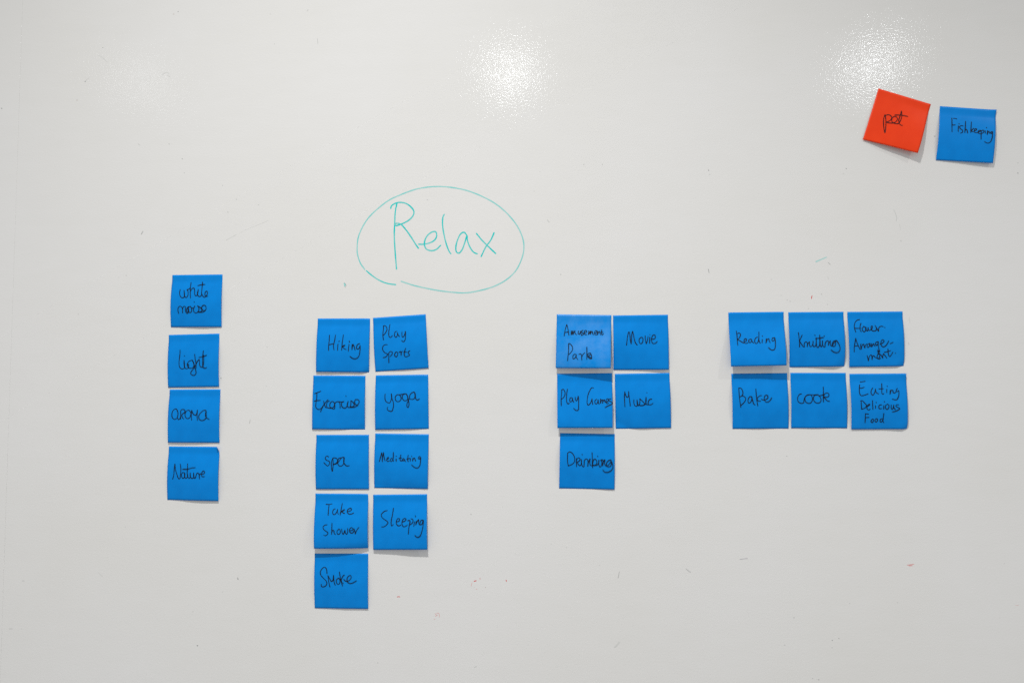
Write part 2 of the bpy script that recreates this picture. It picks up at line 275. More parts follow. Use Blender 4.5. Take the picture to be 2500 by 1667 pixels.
  words=[[[0.0966,0.5109,0.1161,0.4303,0.1355,0.3458],[0.1379,0.3534,0.1473,0.4297,0.1528,0.5099],[0.1527,0.5061,0.1551,0.4296,0.169,0.3453],[0.169,0.3453,0.1824,0.4291,0.2032,0.4938],[0.2378,0.4702,0.2685,0.4468,0.2603,0.4278,0.2412,0.4472,0.2342,0.4856,0.2541,0.5043,0.2812,0.4924],[0.3309,0.4457,0.3078,0.4575,0.3006,0.4882,0.3165,0.5032,0.3396,0.4875,0.3539,0.4262,0.3522,0.3384],[0.3536,0.4109,0.351,0.4721,0.3617,0.4986],[0.4092,0.4558,0.4085,0.4978],[0.4042,0.4039,0.4121,0.4099],[0.4935,0.3818,0.4851,0.4316,0.4837,0.4774,0.4996,0.4908,0.5189,0.4806],[0.4596,0.4434,0.5102,0.4349],[0.5454,0.442,0.5263,0.4614,0.5308,0.488,0.5501,0.48,0.5613,0.4531,0.5656,0.476,0.5833,0.5001],[0.63,0.3833,0.6233,0.4368,0.6244,0.4864,0.6402,0.4975],[0.6042,0.4539,0.6586,0.4423],[0.6741,0.4397,0.6713,0.4894],[0.6905,0.4013,0.6953,0.4066],[0.717,0.439,0.7157,0.4871,0.7288,0.4426,0.7481,0.4346,0.7605,0.4649,0.7726,0.4861],[0.8528,0.4024,0.8257,0.4143,0.8209,0.4448,0.842,0.4483,0.8594,0.4213,0.861,0.4937,0.8486,0.5701,0.8182,0.6103,0.7792,0.6133,0.7358,0.5912,0.6984,0.5575]]]),
 dict(label='blue sticky note reading "Take Shower", lifting off above the Smoke note', corners=[(-341.03, -152.28), (-265.37, -152.21), (-264.04, -227.58), (-340.01, -227.91)], lift=(8, 5), bow=3.0, curls=[['TR', 0.8, -0.6, 8, -12], ['BR', 0.2, 0.97, 14, -40]], pen=1.0,
  words=[[[0.2057,0.196,0.2593,0.1973,0.3181,0.1879],[0.2633,0.2034,0.2576,0.2945,0.256,0.3894],[0.3828,0.275,0.3556,0.2865,0.3392,0.3245,0.3456,0.3663,0.3732,0.3776,0.404,0.3509,0.4266,0.3014,0.43,0.2786,0.4272,0.3318,0.4514,0.3697],[0.5107,0.1794,0.4969,0.2859,0.4815,0.3887],[0.4862,0.343,0.5286,0.301,0.5597,0.2857,0.5444,0.3086,0.5093,0.3201,0.5332,0.3429,0.5648,0.3557],[0.6114,0.3236,0.6583,0.312,0.6894,0.2928,0.6851,0.2662,0.6497,0.2663,0.6187,0.2931,0.6138,0.3312,0.6394,0.3615,0.6864,0.3652,0.7332,0.3475]],[[0.2428,0.5602,0.2056,0.5678,0.1713,0.5982,0.1777,0.6361,0.2159,0.6702,0.2634,0.7044,0.2525,0.7347,0.2181,0.759,0.1883,0.7484],[0.3359,0.5334,0.3356,0.6284,0.3325,0.7347],[0.3348,0.6967,0.3557,0.6587,0.3754,0.6701,0.3802,0.7119,0.404,0.7362],[0.4606,0.6472,0.4376,0.6662,0.4345,0.7042,0.4544,0.7331,0.4853,0.7194,0.4962,0.6776,0.4799,0.6396,0.458,0.6358],[0.5188,0.6357,0.5275,0.689,0.5476,0.7308,0.5666,0.7041,0.5799,0.6585,0.59,0.7041,0.6137,0.7307,0.6325,0.6889,0.6292,0.6242],[0.6711,0.666,0.7215,0.6545,0.725,0.624,0.6975,0.6088,0.6706,0.6355,0.6689,0.6812,0.6989,0.7078,0.7299,0.7002,0.7488,0.6583,0.7445,0.6263,0.7645,0.6735,0.7729,0.7268],[0.7728,0.7192,0.7994,0.6582,0.8416,0.601]]]),
 dict(label='blue sticky note reading "Sleeping", below the Meditating note with a shadow under it', corners=[(-258.45, -153.33), (-181.96, -152.03), (-180.16, -227.87), (-257.02, -229.57)], lift=(3, 6), bow=3.0, curls=[], pen=1.0,
  words=[[[0.2645,0.288,0.218,0.2989,0.1714,0.3364,0.1543,0.3666,0.1713,0.4122,0.2176,0.4504,0.264,0.481,0.2794,0.5076,0.2483,0.549,0.2096,0.5775,0.1631,0.5803],[0.3793,0.2473,0.365,0.3531,0.343,0.4588,0.3397,0.5345,0.3489,0.561,0.3799,0.5385],[0.442,0.4898,0.4846,0.4787,0.4963,0.4448,0.4693,0.4295,0.4421,0.4595,0.4357,0.5124,0.4572,0.5541,0.4882,0.5619,0.5192,0.547],[0.5387,0.4942,0.5891,0.4795,0.6163,0.4494,0.597,0.4304,0.5621,0.4453,0.5426,0.4905,0.5439,0.5434,0.5693,0.5775,0.6081,0.5702,0.6391,0.5478],[0.6472,0.4723,0.6782,0.465,0.6897,0.4801,0.6778,0.5442,0.6659,0.6197,0.6592,0.7118],[0.6817,0.5443,0.7205,0.5219,0.7454,0.4881,0.7363,0.4465,0.7054,0.435],[0.7733,0.4883,0.7589,0.5712],[0.787,0.3827,0.7908,0.4016],[0.8019,0.4847,0.7978,0.545],[0.7978,0.5413,0.8174,0.4923,0.8486,0.4511,0.8483,0.4926,0.8635,0.5455],[0.9298,0.463,0.8988,0.4627,0.8754,0.5003,0.879,0.5418,0.9061,0.5344,0.9257,0.4931,0.936,0.463,0.9308,0.561,0.9093,0.6589,0.874,0.7454,0.8352,0.7678,0.8005,0.7563,0.7774,0.7335]]]),
 dict(label='blue sticky note reading "Smoke", lowest note on the whiteboard', corners=[(-341.01, -236.07), (-264.76, -235.35), (-263.73, -311.45), (-339.93, -311.78)], lift=(0.6, 1.6), bow=3.0, curls=[], pen=1.0,
  words=[[[0.2383,0.3597,0.2305,0.2949,0.207,0.2531,0.1719,0.2509,0.1328,0.2878,0.1133,0.3414,0.125,0.3871,0.1719,0.4403,0.2188,0.4857,0.2383,0.5314,0.2266,0.5696,0.1875,0.5967,0.1469,0.597,0.1328,0.578,0.1344,0.5536],[0.2578,0.3939,0.2695,0.4854,0.2953,0.6033],[0.2617,0.4015,0.2969,0.4623,0.3242,0.5002,0.3477,0.481,0.3578,0.439,0.3609,0.3895],[0.3633,0.3971,0.3672,0.4694,0.3789,0.5302,0.3945,0.5682],[0.4453,0.446,0.418,0.469,0.4156,0.5147,0.4414,0.5488,0.4688,0.5409,0.4828,0.499,0.4727,0.4534,0.4453,0.4384],[0.4688,0.3279,0.4844,0.4153,0.5039,0.4988,0.5312,0.5807],[0.5625,0.3844,0.5391,0.3998,0.5156,0.4455,0.5078,0.4836,0.5234,0.5215,0.5469,0.5327],[0.5531,0.4605,0.5859,0.4906,0.6328,0.4903,0.6758,0.4558,0.6914,0.414,0.6719,0.3898,0.6328,0.4105,0.6133,0.46,0.6211,0.5055,0.668,0.534,0.7109,0.5276,0.7578,0.503,0.7906,0.4853]]]),
 dict(label='pale shining blue sticky note reading "Amusement Park", its bottom lifted off', corners=[(0.9, 100.25), (77.43, 98.71), (75.28, 23.78), (-0.91, 24.3)], lift=(5, 11.5), bow=0.8, curls=[], pen=1.0,
  words=[[[0.1858,0.1877,0.1608,0.2775,0.1472,0.3632,0.1426,0.4022],[0.1874,0.1916,0.2062,0.2536,0.219,0.3235,0.2294,0.3896],[0.1619,0.3359,0.219,0.3274],[0.2736,0.3034,0.2719,0.3774,0.2879,0.3383,0.3026,0.303,0.3001,0.3755,0.3185,0.3379,0.3369,0.3026,0.3415,0.3454,0.3688,0.3779],[0.4019,0.3057,0.399,0.3565,0.4183,0.368,0.4367,0.3287,0.4401,0.3053,0.4423,0.3443,0.4604,0.3753],[0.4857,0.293,0.4615,0.305,0.4596,0.3285,0.4943,0.3515,0.4871,0.375,0.4553,0.3894],[0.5094,0.3396,0.5474,0.3274,0.5508,0.3,0.524,0.2965,0.5092,0.3279,0.5213,0.3668,0.5557,0.3727],[0.5891,0.3074,0.5863,0.3723,0.6048,0.3346,0.6196,0.307,0.6205,0.3657],[0.6204,0.3579,0.6426,0.3107,0.658,0.3183,0.6622,0.3496,0.6839,0.3712],[0.6965,0.3413,0.7345,0.3291,0.7378,0.2978,0.7111,0.2981,0.6987,0.3335,0.7083,0.3686,0.7465,0.3682,0.7536,0.3328,0.7572,0.3132],[0.7541,0.3681,0.7725,0.3209,0.7876,0.3089,0.7957,0.3402,0.8076,0.3714],[0.8254,0.281,0.8239,0.332,0.8343,0.3727,0.8622,0.3472],[0.807,0.3283,0.8489,0.32]],[[0.2269,0.5414,0.2289,0.6504,0.223,0.7438,0.2138,0.8606],[0.2383,0.5397,0.277,0.5721,0.3023,0.6264,0.294,0.6732,0.2644,0.7163,0.2345,0.7476],[0.3523,0.739,0.3221,0.7509,0.3075,0.79,0.3158,0.825,0.3423,0.817,0.368,0.7662,0.3676,0.7428,0.3723,0.7974,0.3997,0.8401],[0.417,0.7425,0.4511,0.7344,0.4669,0.7655,0.472,0.8475],[0.4711,0.7889,0.4931,0.7419,0.523,0.7105],[0.5609,0.6047,0.5627,0.718,0.5646,0.8352],[0.5659,0.7727,0.5918,0.7256,0.6259,0.7176,0.6339,0.741,0.5925,0.7725,0.6195,0.7958,0.6503,0.8191],[0.6259,0.7176,0.6456,0.7644,0.648,0.8191,0.6161,0.8193,0.5774,0.7804]]]),
 dict(label='blue sticky note reading "Movie", right of the Amusement Park note', corners=[(79.71, 98.29), (156.04, 98.93), (156.33, 22.14), (79.56, 21.95)], lift=(1, 2.2), bow=3.0, curls=[], pen=1.0,
  words=[[[0.2371,0.5538,0.2476,0.4733,0.2612,0.3814,0.2793,0.3088],[0.2968,0.309,0.3036,0.3972,0.3119,0.4816,0.3229,0.5276],[0.3229,0.5276,0.3312,0.4434,0.3374,0.3515,0.35,0.2965],[0.35,0.2965,0.3662,0.3518,0.3805,0.4438,0.4025,0.513,0.4324,0.55],[0.5021,0.4143,0.4715,0.437,0.4694,0.4906,0.4895,0.5252,0.5199,0.5139,0.538,0.4605,0.5287,0.4146,0.5022,0.4051],[0.5783,0.3844,0.5813,0.4533,0.5956,0.5222],[0.5955,0.526,0.6191,0.4613,0.6313,0.3964],[0.6615,0.4082,0.6562,0.5189],[0.6621,0.3585,0.6666,0.3624],[0.6988,0.4467,0.7445,0.4356,0.7639,0.4053,0.7493,0.367,0.7227,0.3705,0.6977,0.4161,0.6924,0.4772,0.713,0.5194,0.7508,0.5235,0.7775,0.5084,0.793,0.4857]]]),
 dict(label='blue sticky note reading "Play Games" with a dark shadow across its top', corners=[(1.06, 16.71), (77.83, 17.41), (77.75, -58.52), (1.12, -58.91)], lift=(7, 7), bow=1.3, curls=[], pen=1.0,
  words=[[[0.0839,0.2945,0.0781,0.3867,0.0702,0.4789,0.0735,0.5904],[0.0838,0.2983,0.1089,0.2885,0.1353,0.3256,0.1427,0.3718,0.1196,0.4331,0.0702,0.4774],[0.1871,0.2861,0.1714,0.3874,0.1709,0.4949,0.1835,0.5488,0.2061,0.5566,0.2176,0.5413],[0.2598,0.4417,0.237,0.4492,0.2269,0.4953,0.2404,0.5222,0.267,0.5032,0.2749,0.4495,0.2822,0.4956,0.301,0.5264],[0.3281,0.4345,0.3315,0.4844,0.3504,0.5037,0.3695,0.4654,0.3812,0.4195,0.3883,0.4962,0.3876,0.6036,0.3796,0.6688,0.3568,0.6802,0.3266,0.6685,0.2965,0.6377]],[[0.6577,0.2698,0.6289,0.2642,0.5982,0.3061,0.5595,0.3977,0.5437,0.4819,0.5432,0.5508,0.5618,0.5831,0.5962,0.5511,0.6231,0.4977,0.631,0.4633,0.6343,0.5207,0.6429,0.5705],[0.7105,0.4753,0.6837,0.5057,0.6856,0.5478,0.7096,0.5633,0.7327,0.529,0.7407,0.4831],[0.7406,0.4908,0.744,0.529,0.7588,0.5658],[0.7863,0.4719,0.7817,0.5484],[0.7856,0.5446,0.805,0.4912,0.8202,0.4836,0.8196,0.5486],[0.8219,0.541,0.8429,0.4914,0.8543,0.4838,0.8653,0.5221,0.8879,0.5299,0.9261,0.4995,0.9227,0.469,0.8961,0.4764,0.8827,0.5222,0.899,0.5567,0.9294,0.5454],[0.9719,0.4693,0.9415,0.4767,0.9299,0.4996,0.9751,0.5228,1.0014,0.5458,0.9822,0.5686,0.9289,0.5912,0.8642,0.6275]]]),
 dict(label='blue sticky note reading "Music", below the Movie note', corners=[(81.43, 16.41), (157.35, 17.64), (158.77, -58.72), (82.22, -60.16)], lift=(0.8, 1), bow=3.0, curls=[['BL', -0.6, 0.8, 24, -90]], pen=1.0,
  words=[[[0.1736,0.6001,0.1695,0.5028,0.1682,0.4116,0.1767,0.3266],[0.1765,0.3357,0.1907,0.3891,0.2127,0.4275,0.2356,0.4203,0.2441,0.3748,0.246,0.3217],[0.2458,0.3293,0.2544,0.4282,0.2641,0.5119,0.2701,0.588],[0.3368,0.4789,0.3369,0.5435,0.3572,0.5856,0.3874,0.5899,0.4034,0.5522,0.3938,0.476],[0.3936,0.4836,0.3972,0.5597,0.4103,0.5827,0.4375,0.5527,0.4462,0.5073,0.445,0.4579],[0.445,0.4602,0.4806,0.4927,0.5161,0.5312,0.5283,0.5618,0.5013,0.5803,0.4634,0.582,0.4257,0.5753,0.4937,0.5802,0.5396,0.562,0.5576,0.5091,0.558,0.4332],[0.5578,0.4407,0.5498,0.5166,0.5624,0.5624,0.5887,0.5704],[0.6596,0.4667,0.6214,0.476,0.5976,0.5174,0.5964,0.5629,0.638,0.5697,0.6803,0.5453],[0.5737,0.3499,0.5782,0.3515]]]),
 dict(label='blue sticky note reading "Drinking", below the Play Games note', corners=[(4.9, -66.22), (80.93, -67.32), (80.04, -143.9), (3.32, -142.71)], lift=(0.6, 0.8), bow=3.0, curls=[], pen=1.0,
  words=[[[0.1447,0.3555,0.143,0.4388,0.1457,0.5145,0.1605,0.5884],[0.1432,0.3556,0.1809,0.3336,0.2192,0.3503,0.258,0.3987,0.2755,0.4589,0.2635,0.5197,0.2223,0.5583,0.1582,0.5861],[0.3058,0.447,0.3052,0.5188,0.3101,0.5982],[0.2991,0.5114,0.3121,0.4658,0.3459,0.4364,0.3689,0.4533,0.3581,0.4951,0.3279,0.5108,0.336,0.5485,0.3667,0.5781,0.3893,0.5625,0.3964,0.5246,0.3942,0.4641],[0.3943,0.4717,0.4005,0.5472,0.4238,0.592,0.4428,0.5954,0.446,0.5387,0.4528,0.4781,0.4792,0.4549,0.5059,0.4619,0.5139,0.5071,0.5125,0.5864],[0.5125,0.5827,0.5253,0.5069,0.5513,0.4497],[0.5514,0.4535,0.5483,0.5215,0.5601,0.5666,0.5905,0.5697],[0.5882,0.3394,0.5929,0.43,0.5939,0.5281,0.6007,0.6073],[0.5981,0.5658,0.6087,0.4901,0.6312,0.4557,0.6617,0.4664,0.6773,0.5114,0.6662,0.5493,0.6322,0.5651,0.6019,0.5657,0.6701,0.5643,0.7003,0.5411,0.7133,0.4654],[0.7134,0.4729,0.7117,0.5409,0.7311,0.5933,0.7537,0.5777,0.7685,0.5171,0.7529,0.4646],[0.7453,0.476,0.7718,0.4604,0.791,0.4864,0.7802,0.5697],[0.7802,0.5659,0.7949,0.4939,0.8212,0.4594],[0.8212,0.4632,0.8179,0.5312,0.841,0.5722,0.875,0.5602,0.9203,0.5103,0.9314,0.4648,0.9011,0.4692,0.8633,0.5001,0.8484,0.5494,0.8676,0.583,0.9055,0.5837,0.9357,0.5514,0.9392,0.491,0.9584,0.5359,0.9678,0.5885,0.9513,0.634,0.9136,0.6687,0.8607,0.6872,0.8151,0.6783,0.7861,0.645],[0.406,0.3732,0.4136,0.3768],[0.6885,0.3994,0.6946,0.4008]]]),
 dict(label='blue sticky note reading "Reading", curling away from the board above Bake', corners=[(239.57, 101.69), (315.4, 102.2), (314.96, 27.62), (239.91, 26.16)], lift=(10, 12), bow=0.9, curls=[], pen=1.0,
  words=[[[0.1313,0.3461,0.1386,0.4314,0.1381,0.5244,0.1415,0.6135],[0.144,0.3967,0.1784,0.3856,0.2003,0.4014,0.1943,0.4478,0.1662,0.4861,0.1427,0.5051],[0.1427,0.5051,0.1939,0.5369,0.2486,0.5728],[0.2572,0.5496,0.2956,0.5348,0.3046,0.5039,0.2864,0.4897,0.261,0.5187,0.2604,0.5613,0.2821,0.5795,0.3277,0.5703],[0.3874,0.5014,0.353,0.5125,0.3422,0.5511,0.3655,0.567,0.3931,0.5403,0.4023,0.5056],[0.3982,0.5132,0.4075,0.5522,0.4328,0.5744],[0.5059,0.4645,0.4711,0.4834,0.4515,0.5297,0.4554,0.5725,0.4773,0.5861,0.509,0.554,0.529,0.4844],[0.5371,0.3678,0.5306,0.4533,0.5289,0.531,0.5453,0.5795],[0.588,0.5087,0.5816,0.5747],[0.5913,0.4426,0.5967,0.4544],[0.6622,0.4982,0.6493,0.5759],[0.6493,0.5759,0.6765,0.5141,0.7036,0.4989,0.7093,0.5341,0.7261,0.5733],[0.8134,0.4852,0.7796,0.4846,0.7588,0.5232,0.7726,0.5469,0.8041,0.5201,0.8147,0.4891,0.8162,0.5749,0.808,0.6605,0.787,0.703,0.7527,0.7125,0.7161,0.6939,0.6877,0.6622]]]),
 dict(label='blue sticky note reading "Knitting", between the Reading and Flower Arrangement notes', corners=[(321.78, 101.59), (396.8, 101.92), (396.71, 26.31), (321.76, 25.29)], lift=(0.6, 2.6), bow=3.0, curls=[['BR', 0.75, 0.66, 15, -38], ['BL', -0.9, 0.4, 5, -10]], pen=1.0,
  words=[[[0.1681,0.373,0.1758,0.4736,0.1815,0.5574,0.1799,0.6373],[0.2327,0.421,0.2035,0.4815,0.1837,0.527],[0.1836,0.5308,0.2127,0.5806,0.2506,0.6344],[0.2679,0.6385,0.2654,0.5813,0.2811,0.551,0.3038,0.5437,0.322,0.5744,0.3184,0.6315],[0.3185,0.6277,0.3333,0.5745,0.3604,0.5406],[0.3581,0.5444,0.3591,0.5977,0.3771,0.6323,0.3999,0.6211,0.4196,0.5833,0.4261,0.5338],[0.4259,0.5414,0.4215,0.5985,0.4373,0.6331,0.4639,0.622,0.4804,0.5612,0.4827,0.4697],[0.4825,0.4773,0.4825,0.5688,0.4936,0.6376,0.5121,0.6493,0.5355,0.6153,0.5469,0.5238,0.5479,0.4231],[0.5475,0.4399,0.551,0.5392,0.5543,0.6155,0.5688,0.6386,0.5886,0.6007,0.5943,0.5244],[0.594,0.5359,0.5961,0.6008,0.6139,0.6392,0.6327,0.6394,0.6418,0.5785,0.6656,0.5368,0.6921,0.5295,0.7025,0.564,0.6974,0.6135],[0.6975,0.6097,0.706,0.5716,0.7336,0.5262],[0.7319,0.5338,0.7317,0.5949,0.7535,0.6257,0.7846,0.5879,0.82,0.5349,0.8429,0.5237],[0.8353,0.5274,0.7974,0.5346,0.77,0.5724,0.7687,0.6183,0.7946,0.6339,0.8216,0.6113,0.8271,0.5502,0.8428,0.5275,0.8754,0.5738,0.8999,0.6353,0.9036,0.6888,0.8782,0.7344,0.8402,0.7476,0.788,0.7331,0.7403,0.6943],[0.4709,0.4863,0.5466,0.4765,0.6146,0.4674],[0.4589,0.4236,0.4648,0.4275],[0.6244,0.4393,0.6304,0.4409]]]),
 dict(label='blue sticky note reading "Flower Arrangement" in three rows, right of Knitting', corners=[(401.95, 101.66), (476.63, 101.99), (476.72, 26.52), (402.63, 25.47)], lift=(1.1, 1.6), bow=3.0, curls=[['BR', 0.7, 0.7, 9, -14]], pen=1.0,
  words=[[[0.2166,0.141,0.1746,0.152,0.1355,0.1896,0.1145,0.2501,0.1162,0.3108,0.133,0.3703],[0.1166,0.2995,0.1694,0.3023,0.23,0.3007],[0.2369,0.2096,0.2201,0.2588,0.2139,0.3271,0.2337,0.3668],[0.2838,0.2747,0.2565,0.2972,0.2587,0.3428,0.2881,0.3675,0.3116,0.3434,0.3132,0.2978,0.2916,0.2672,0.2765,0.267],[0.3251,0.2827,0.327,0.336,0.3454,0.3514,0.3578,0.3211,0.3626,0.2907,0.3665,0.3326,0.3872,0.3442,0.4107,0.3217],[0.4104,0.3293,0.4339,0.3067,0.4392,0.2611,0.4241,0.261,0.4147,0.3141,0.4326,0.3448,0.4777,0.3529,0.5087,0.3304,0.5065,0.2847,0.4888,0.248],[0.51,0.2923,0.5313,0.3306,0.5455,0.3574,0.551,0.308,0.571,0.2778,0.6016,0.2667,0.6353,0.2747],[0.6598,0.2887,0.6643,0.291]],[[0.1254,0.4818,0.1073,0.5689,0.0933,0.6446,0.0904,0.7281],[0.1253,0.4856,0.1453,0.5618,0.1732,0.6305,0.2014,0.6878],[0.1054,0.622,0.166,0.619],[0.2163,0.5854,0.211,0.631,0.2206,0.6805,0.2339,0.6237,0.2578,0.5898,0.2728,0.5938],[0.2688,0.5975,0.2752,0.6318,0.2856,0.6585,0.2987,0.6093,0.3259,0.5868],[0.3792,0.5761,0.3408,0.5946,0.3281,0.6325,0.3426,0.6517,0.37,0.6254,0.3829,0.5799,0.3853,0.618,0.4036,0.6373],[0.4131,0.5803,0.4149,0.6374,0.435,0.6034,0.4509,0.5808,0.4577,0.6037,0.4719,0.6305],[0.5239,0.5475,0.4933,0.5585,0.4844,0.5965,0.5026,0.6157,0.5265,0.5818,0.5331,0.5438,0.5333,0.6047,0.542,0.6809,0.5518,0.7267,0.5187,0.6996],[0.5185,0.7034,0.5248,0.7416],[0.5639,0.5937,0.6177,0.5677,0.6377,0.5375,0.6195,0.5144,0.5926,0.5293,0.5797,0.5748,0.5894,0.6206,0.6189,0.6439,0.6572,0.6291,0.6966,0.5839,0.7209,0.5347],[0.7456,0.5884,0.7971,0.5623]],[[0.3263,0.7959,0.3362,0.8379,0.3494,0.8913],[0.3496,0.8875,0.3631,0.823,0.3831,0.7929,0.4023,0.7856,0.4123,0.8237,0.4159,0.8732],[0.4161,0.8656,0.4279,0.8087,0.4471,0.8014,0.4688,0.8283],[0.4688,0.8283,0.5134,0.8518,0.547,0.8637,0.5704,0.845],[0.5134,0.8518,0.5073,0.8098,0.5315,0.7645,0.5542,0.7648,0.5567,0.8029,0.536,0.8559],[0.5553,0.7344,0.5248,0.7416,0.5386,0.7798],[0.5761,0.788,0.594,0.8187,0.6081,0.8478,0.6096,0.8037,0.6221,0.7696],[0.6223,0.7658,0.6512,0.8043,0.68,0.8466],[0.7045,0.6831,0.7062,0.7441,0.7192,0.8052,0.7376,0.8207,0.7654,0.783,0.791,0.7414],[0.6382,0.7431,0.6992,0.7287,0.7526,0.7127],[0.8343,0.758,0.8403,0.7604]]]),
 dict(label='blue sticky note reading "Bake", below the Reading note', corners=[(242.44, 16.52), (318.69, 17.33), (319.32, -59.03), (243.06, -59.66)], lift=(0.6, 0.7), bow=3.0, curls=[], pen=1.0,
  words=[[[0.1234,0.2567,0.1245,0.3666,0.1329,0.4879,0.1486,0.6092],[0.1233,0.2605,0.1569,0.2623,0.1857,0.3065,0.1919,0.3596,0.1723,0.4011,0.1344,0.4212],[0.1723,0.4011,0.2204,0.4204,0.2381,0.4585,0.2105,0.5188,0.1532,0.5729],[0.3544,0.4368,0.3251,0.4153,0.2908,0.4438,0.2768,0.4966,0.2923,0.5346,0.3225,0.5197,0.3462,0.4669,0.3473,0.4216],[0.3472,0.4291,0.364,0.5049,0.3778,0.5504,0.3997,0.5672],[0.4271,0.2786,0.429,0.3845,0.4353,0.4904,0.4493,0.585],[0.5212,0.3989,0.4897,0.4039,0.4515,0.4376,0.4373,0.4677],[0.4372,0.4715,0.4649,0.4982,0.4985,0.5],[0.5166,0.4646,0.5476,0.48,0.6001,0.4691,0.6323,0.4392,0.628,0.4014,0.5983,0.3935,0.5714,0.4235,0.5701,0.4764,0.5879,0.5106,0.625,0.5184,0.6667,0.4923,0.7017,0.4398]]]),
 dict(label='blue sticky note reading "cook", between Bake and Eating Delicious Food', corners=[(323.01, 17.61), (398.16, 17.44), (398.26, -58.34), (322.64, -58.45)], lift=(0.6, 1), bow=3.0, curls=[], pen=1.0,
  words=[[[0.1874,0.3794,0.1573,0.3871,0.1267,0.4249,0.1146,0.4779,0.1288,0.5233,0.1696,0.5497,0.1958,0.5496,0.2222,0.5398,0.2306,0.4853,0.254,0.4323,0.2995,0.402,0.3409,0.3943],[0.3409,0.3943,0.2996,0.3982,0.2578,0.4285,0.2457,0.4777,0.2636,0.5268,0.3118,0.5517,0.3494,0.5418,0.3764,0.5002,0.3811,0.4472,0.3595,0.4019],[0.3446,0.3943,0.4121,0.3957,0.4871,0.3941,0.4571,0.3979,0.4155,0.4131,0.3996,0.4623,0.4136,0.5153,0.4542,0.5439,0.4992,0.5416,0.5297,0.5113,0.5294,0.4546,0.5017,0.4168,0.4796,0.3956],[0.5093,0.413,0.5545,0.4016,0.5848,0.3864],[0.5839,0.254,0.5819,0.3486,0.576,0.4469,0.5758,0.5264],[0.5843,0.4091,0.6151,0.3712,0.6492,0.3598,0.6786,0.3863,0.6702,0.4241,0.6287,0.4393,0.5876,0.4318,0.6203,0.4771,0.6534,0.5073,0.6833,0.5111]]]),
 dict(label='blue sticky note reading "Eating Delicious Food", right of the cook note', corners=[(402.99, 16.17), (478.97, 16.68), (478.64, -59.2), (403.61, -59.89)], lift=(1.5, 2), bow=3.0, curls=[['TR', 0.9, -0.4, 9, 14], ['BR', 0.7, 0.7, 8, -14]], pen=1.0,
  words=[[[0.1871,0.1505,0.2281,0.1432,0.2764,0.1361],[0.1706,0.1993,0.1585,0.2707,0.1579,0.3535,0.1788,0.3913,0.2195,0.3916,0.3095,0.3621],[0.1648,0.2595,0.2093,0.2575,0.2484,0.2412],[0.3982,0.2574,0.371,0.2948,0.3616,0.3549,0.3865,0.3867,0.4171,0.3553,0.4374,0.3028,0.4458,0.2728],[0.4416,0.2878,0.4547,0.3405,0.491,0.3634],[0.5637,0.1795,0.5569,0.2735,0.5542,0.3563,0.5722,0.3715,0.5875,0.3565],[0.505,0.2747,0.5829,0.27],[0.644,0.2817,0.6377,0.3418],[0.6549,0.2216,0.6604,0.2329],[0.7043,0.2972,0.6946,0.3685],[0.6947,0.3648,0.7265,0.2973,0.7485,0.305,0.7547,0.3426,0.7767,0.3503,0.811,0.3205],[0.8311,0.268,0.8117,0.2979,0.8109,0.3242,0.8332,0.3206,0.8522,0.3057,0.8545,0.3509,0.8413,0.4185,0.8063,0.4694,0.7692,0.4691,0.7303,0.4568]],[[0.1755,0.4854,0.1782,0.5569,0.1828,0.6398],[0.168,0.4891,0.1941,0.4832,0.2371,0.5272,0.2655,0.565,0.2491,0.6101,0.1851,0.6383],[0.2795,0.5877,0.3211,0.5654,0.3292,0.5466,0.3029,0.554,0.281,0.5877,0.278,0.6329,0.307,0.6519,0.3336,0.6332],[0.378,0.483,0.3782,0.5658,0.3801,0.641],[0.4284,0.5736,0.4282,0.6226],[0.4393,0.5135,0.4449,0.5226],[0.5364,0.5593,0.5029,0.5628,0.4856,0.5928,0.4934,0.6267,0.5342,0.627],[0.573,0.5746,0.5732,0.6386],[0.5851,0.4994,0.5899,0.5108],[0.6369,0.5487,0.6064,0.5748,0.6049,0.62,0.6302,0.6427,0.6569,0.6203,0.6657,0.5752,0.6443,0.5487],[0.7069,0.5642,0.7051,0.6206,0.7229,0.6433,0.7427,0.6058,0.7514,0.5645],[0.7489,0.572,0.7534,0.6172,0.7786,0.6437],[0.8368,0.5613,0.8035,0.5596,0.7879,0.5836,0.8205,0.6063,0.8555,0.6291,0.8264,0.6553,0.7738,0.6775,0.723,0.6884]],[[0.2492,0.7155,0.2463,0.7982,0.2436,0.8795],[0.2528,0.7193,0.3045,0.7271],[0.2504,0.7892,0.3137,0.7836],[0.3719,0.8179,0.3527,0.8365,0.3517,0.8666,0.3736,0.8781,0.3894,0.8518,0.3904,0.8217,0.3721,0.8141],[0.439,0.8108,0.4198,0.8294,0.4225,0.8596,0.4446,0.8672,0.464,0.841,0.4612,0.8147,0.4392,0.807],[0.5431,0.8076,0.5166,0.8225,0.5096,0.8563,0.5299,0.8715,0.5533,0.8378,0.5664,0.7777,0.5737,0.7138],[0.5656,0.8003,0.5602,0.8529,0.5778,0.8831]]]),
 dict(label='red sticky note reading "pet", tilted, the only red one', corners=[(451.59, 415.07), (522.5, 391.29), (499.21, 320.23), (428.05, 342.58)], lift=(1.5, 9), bow=1.2, curls=[], pen=1.0,
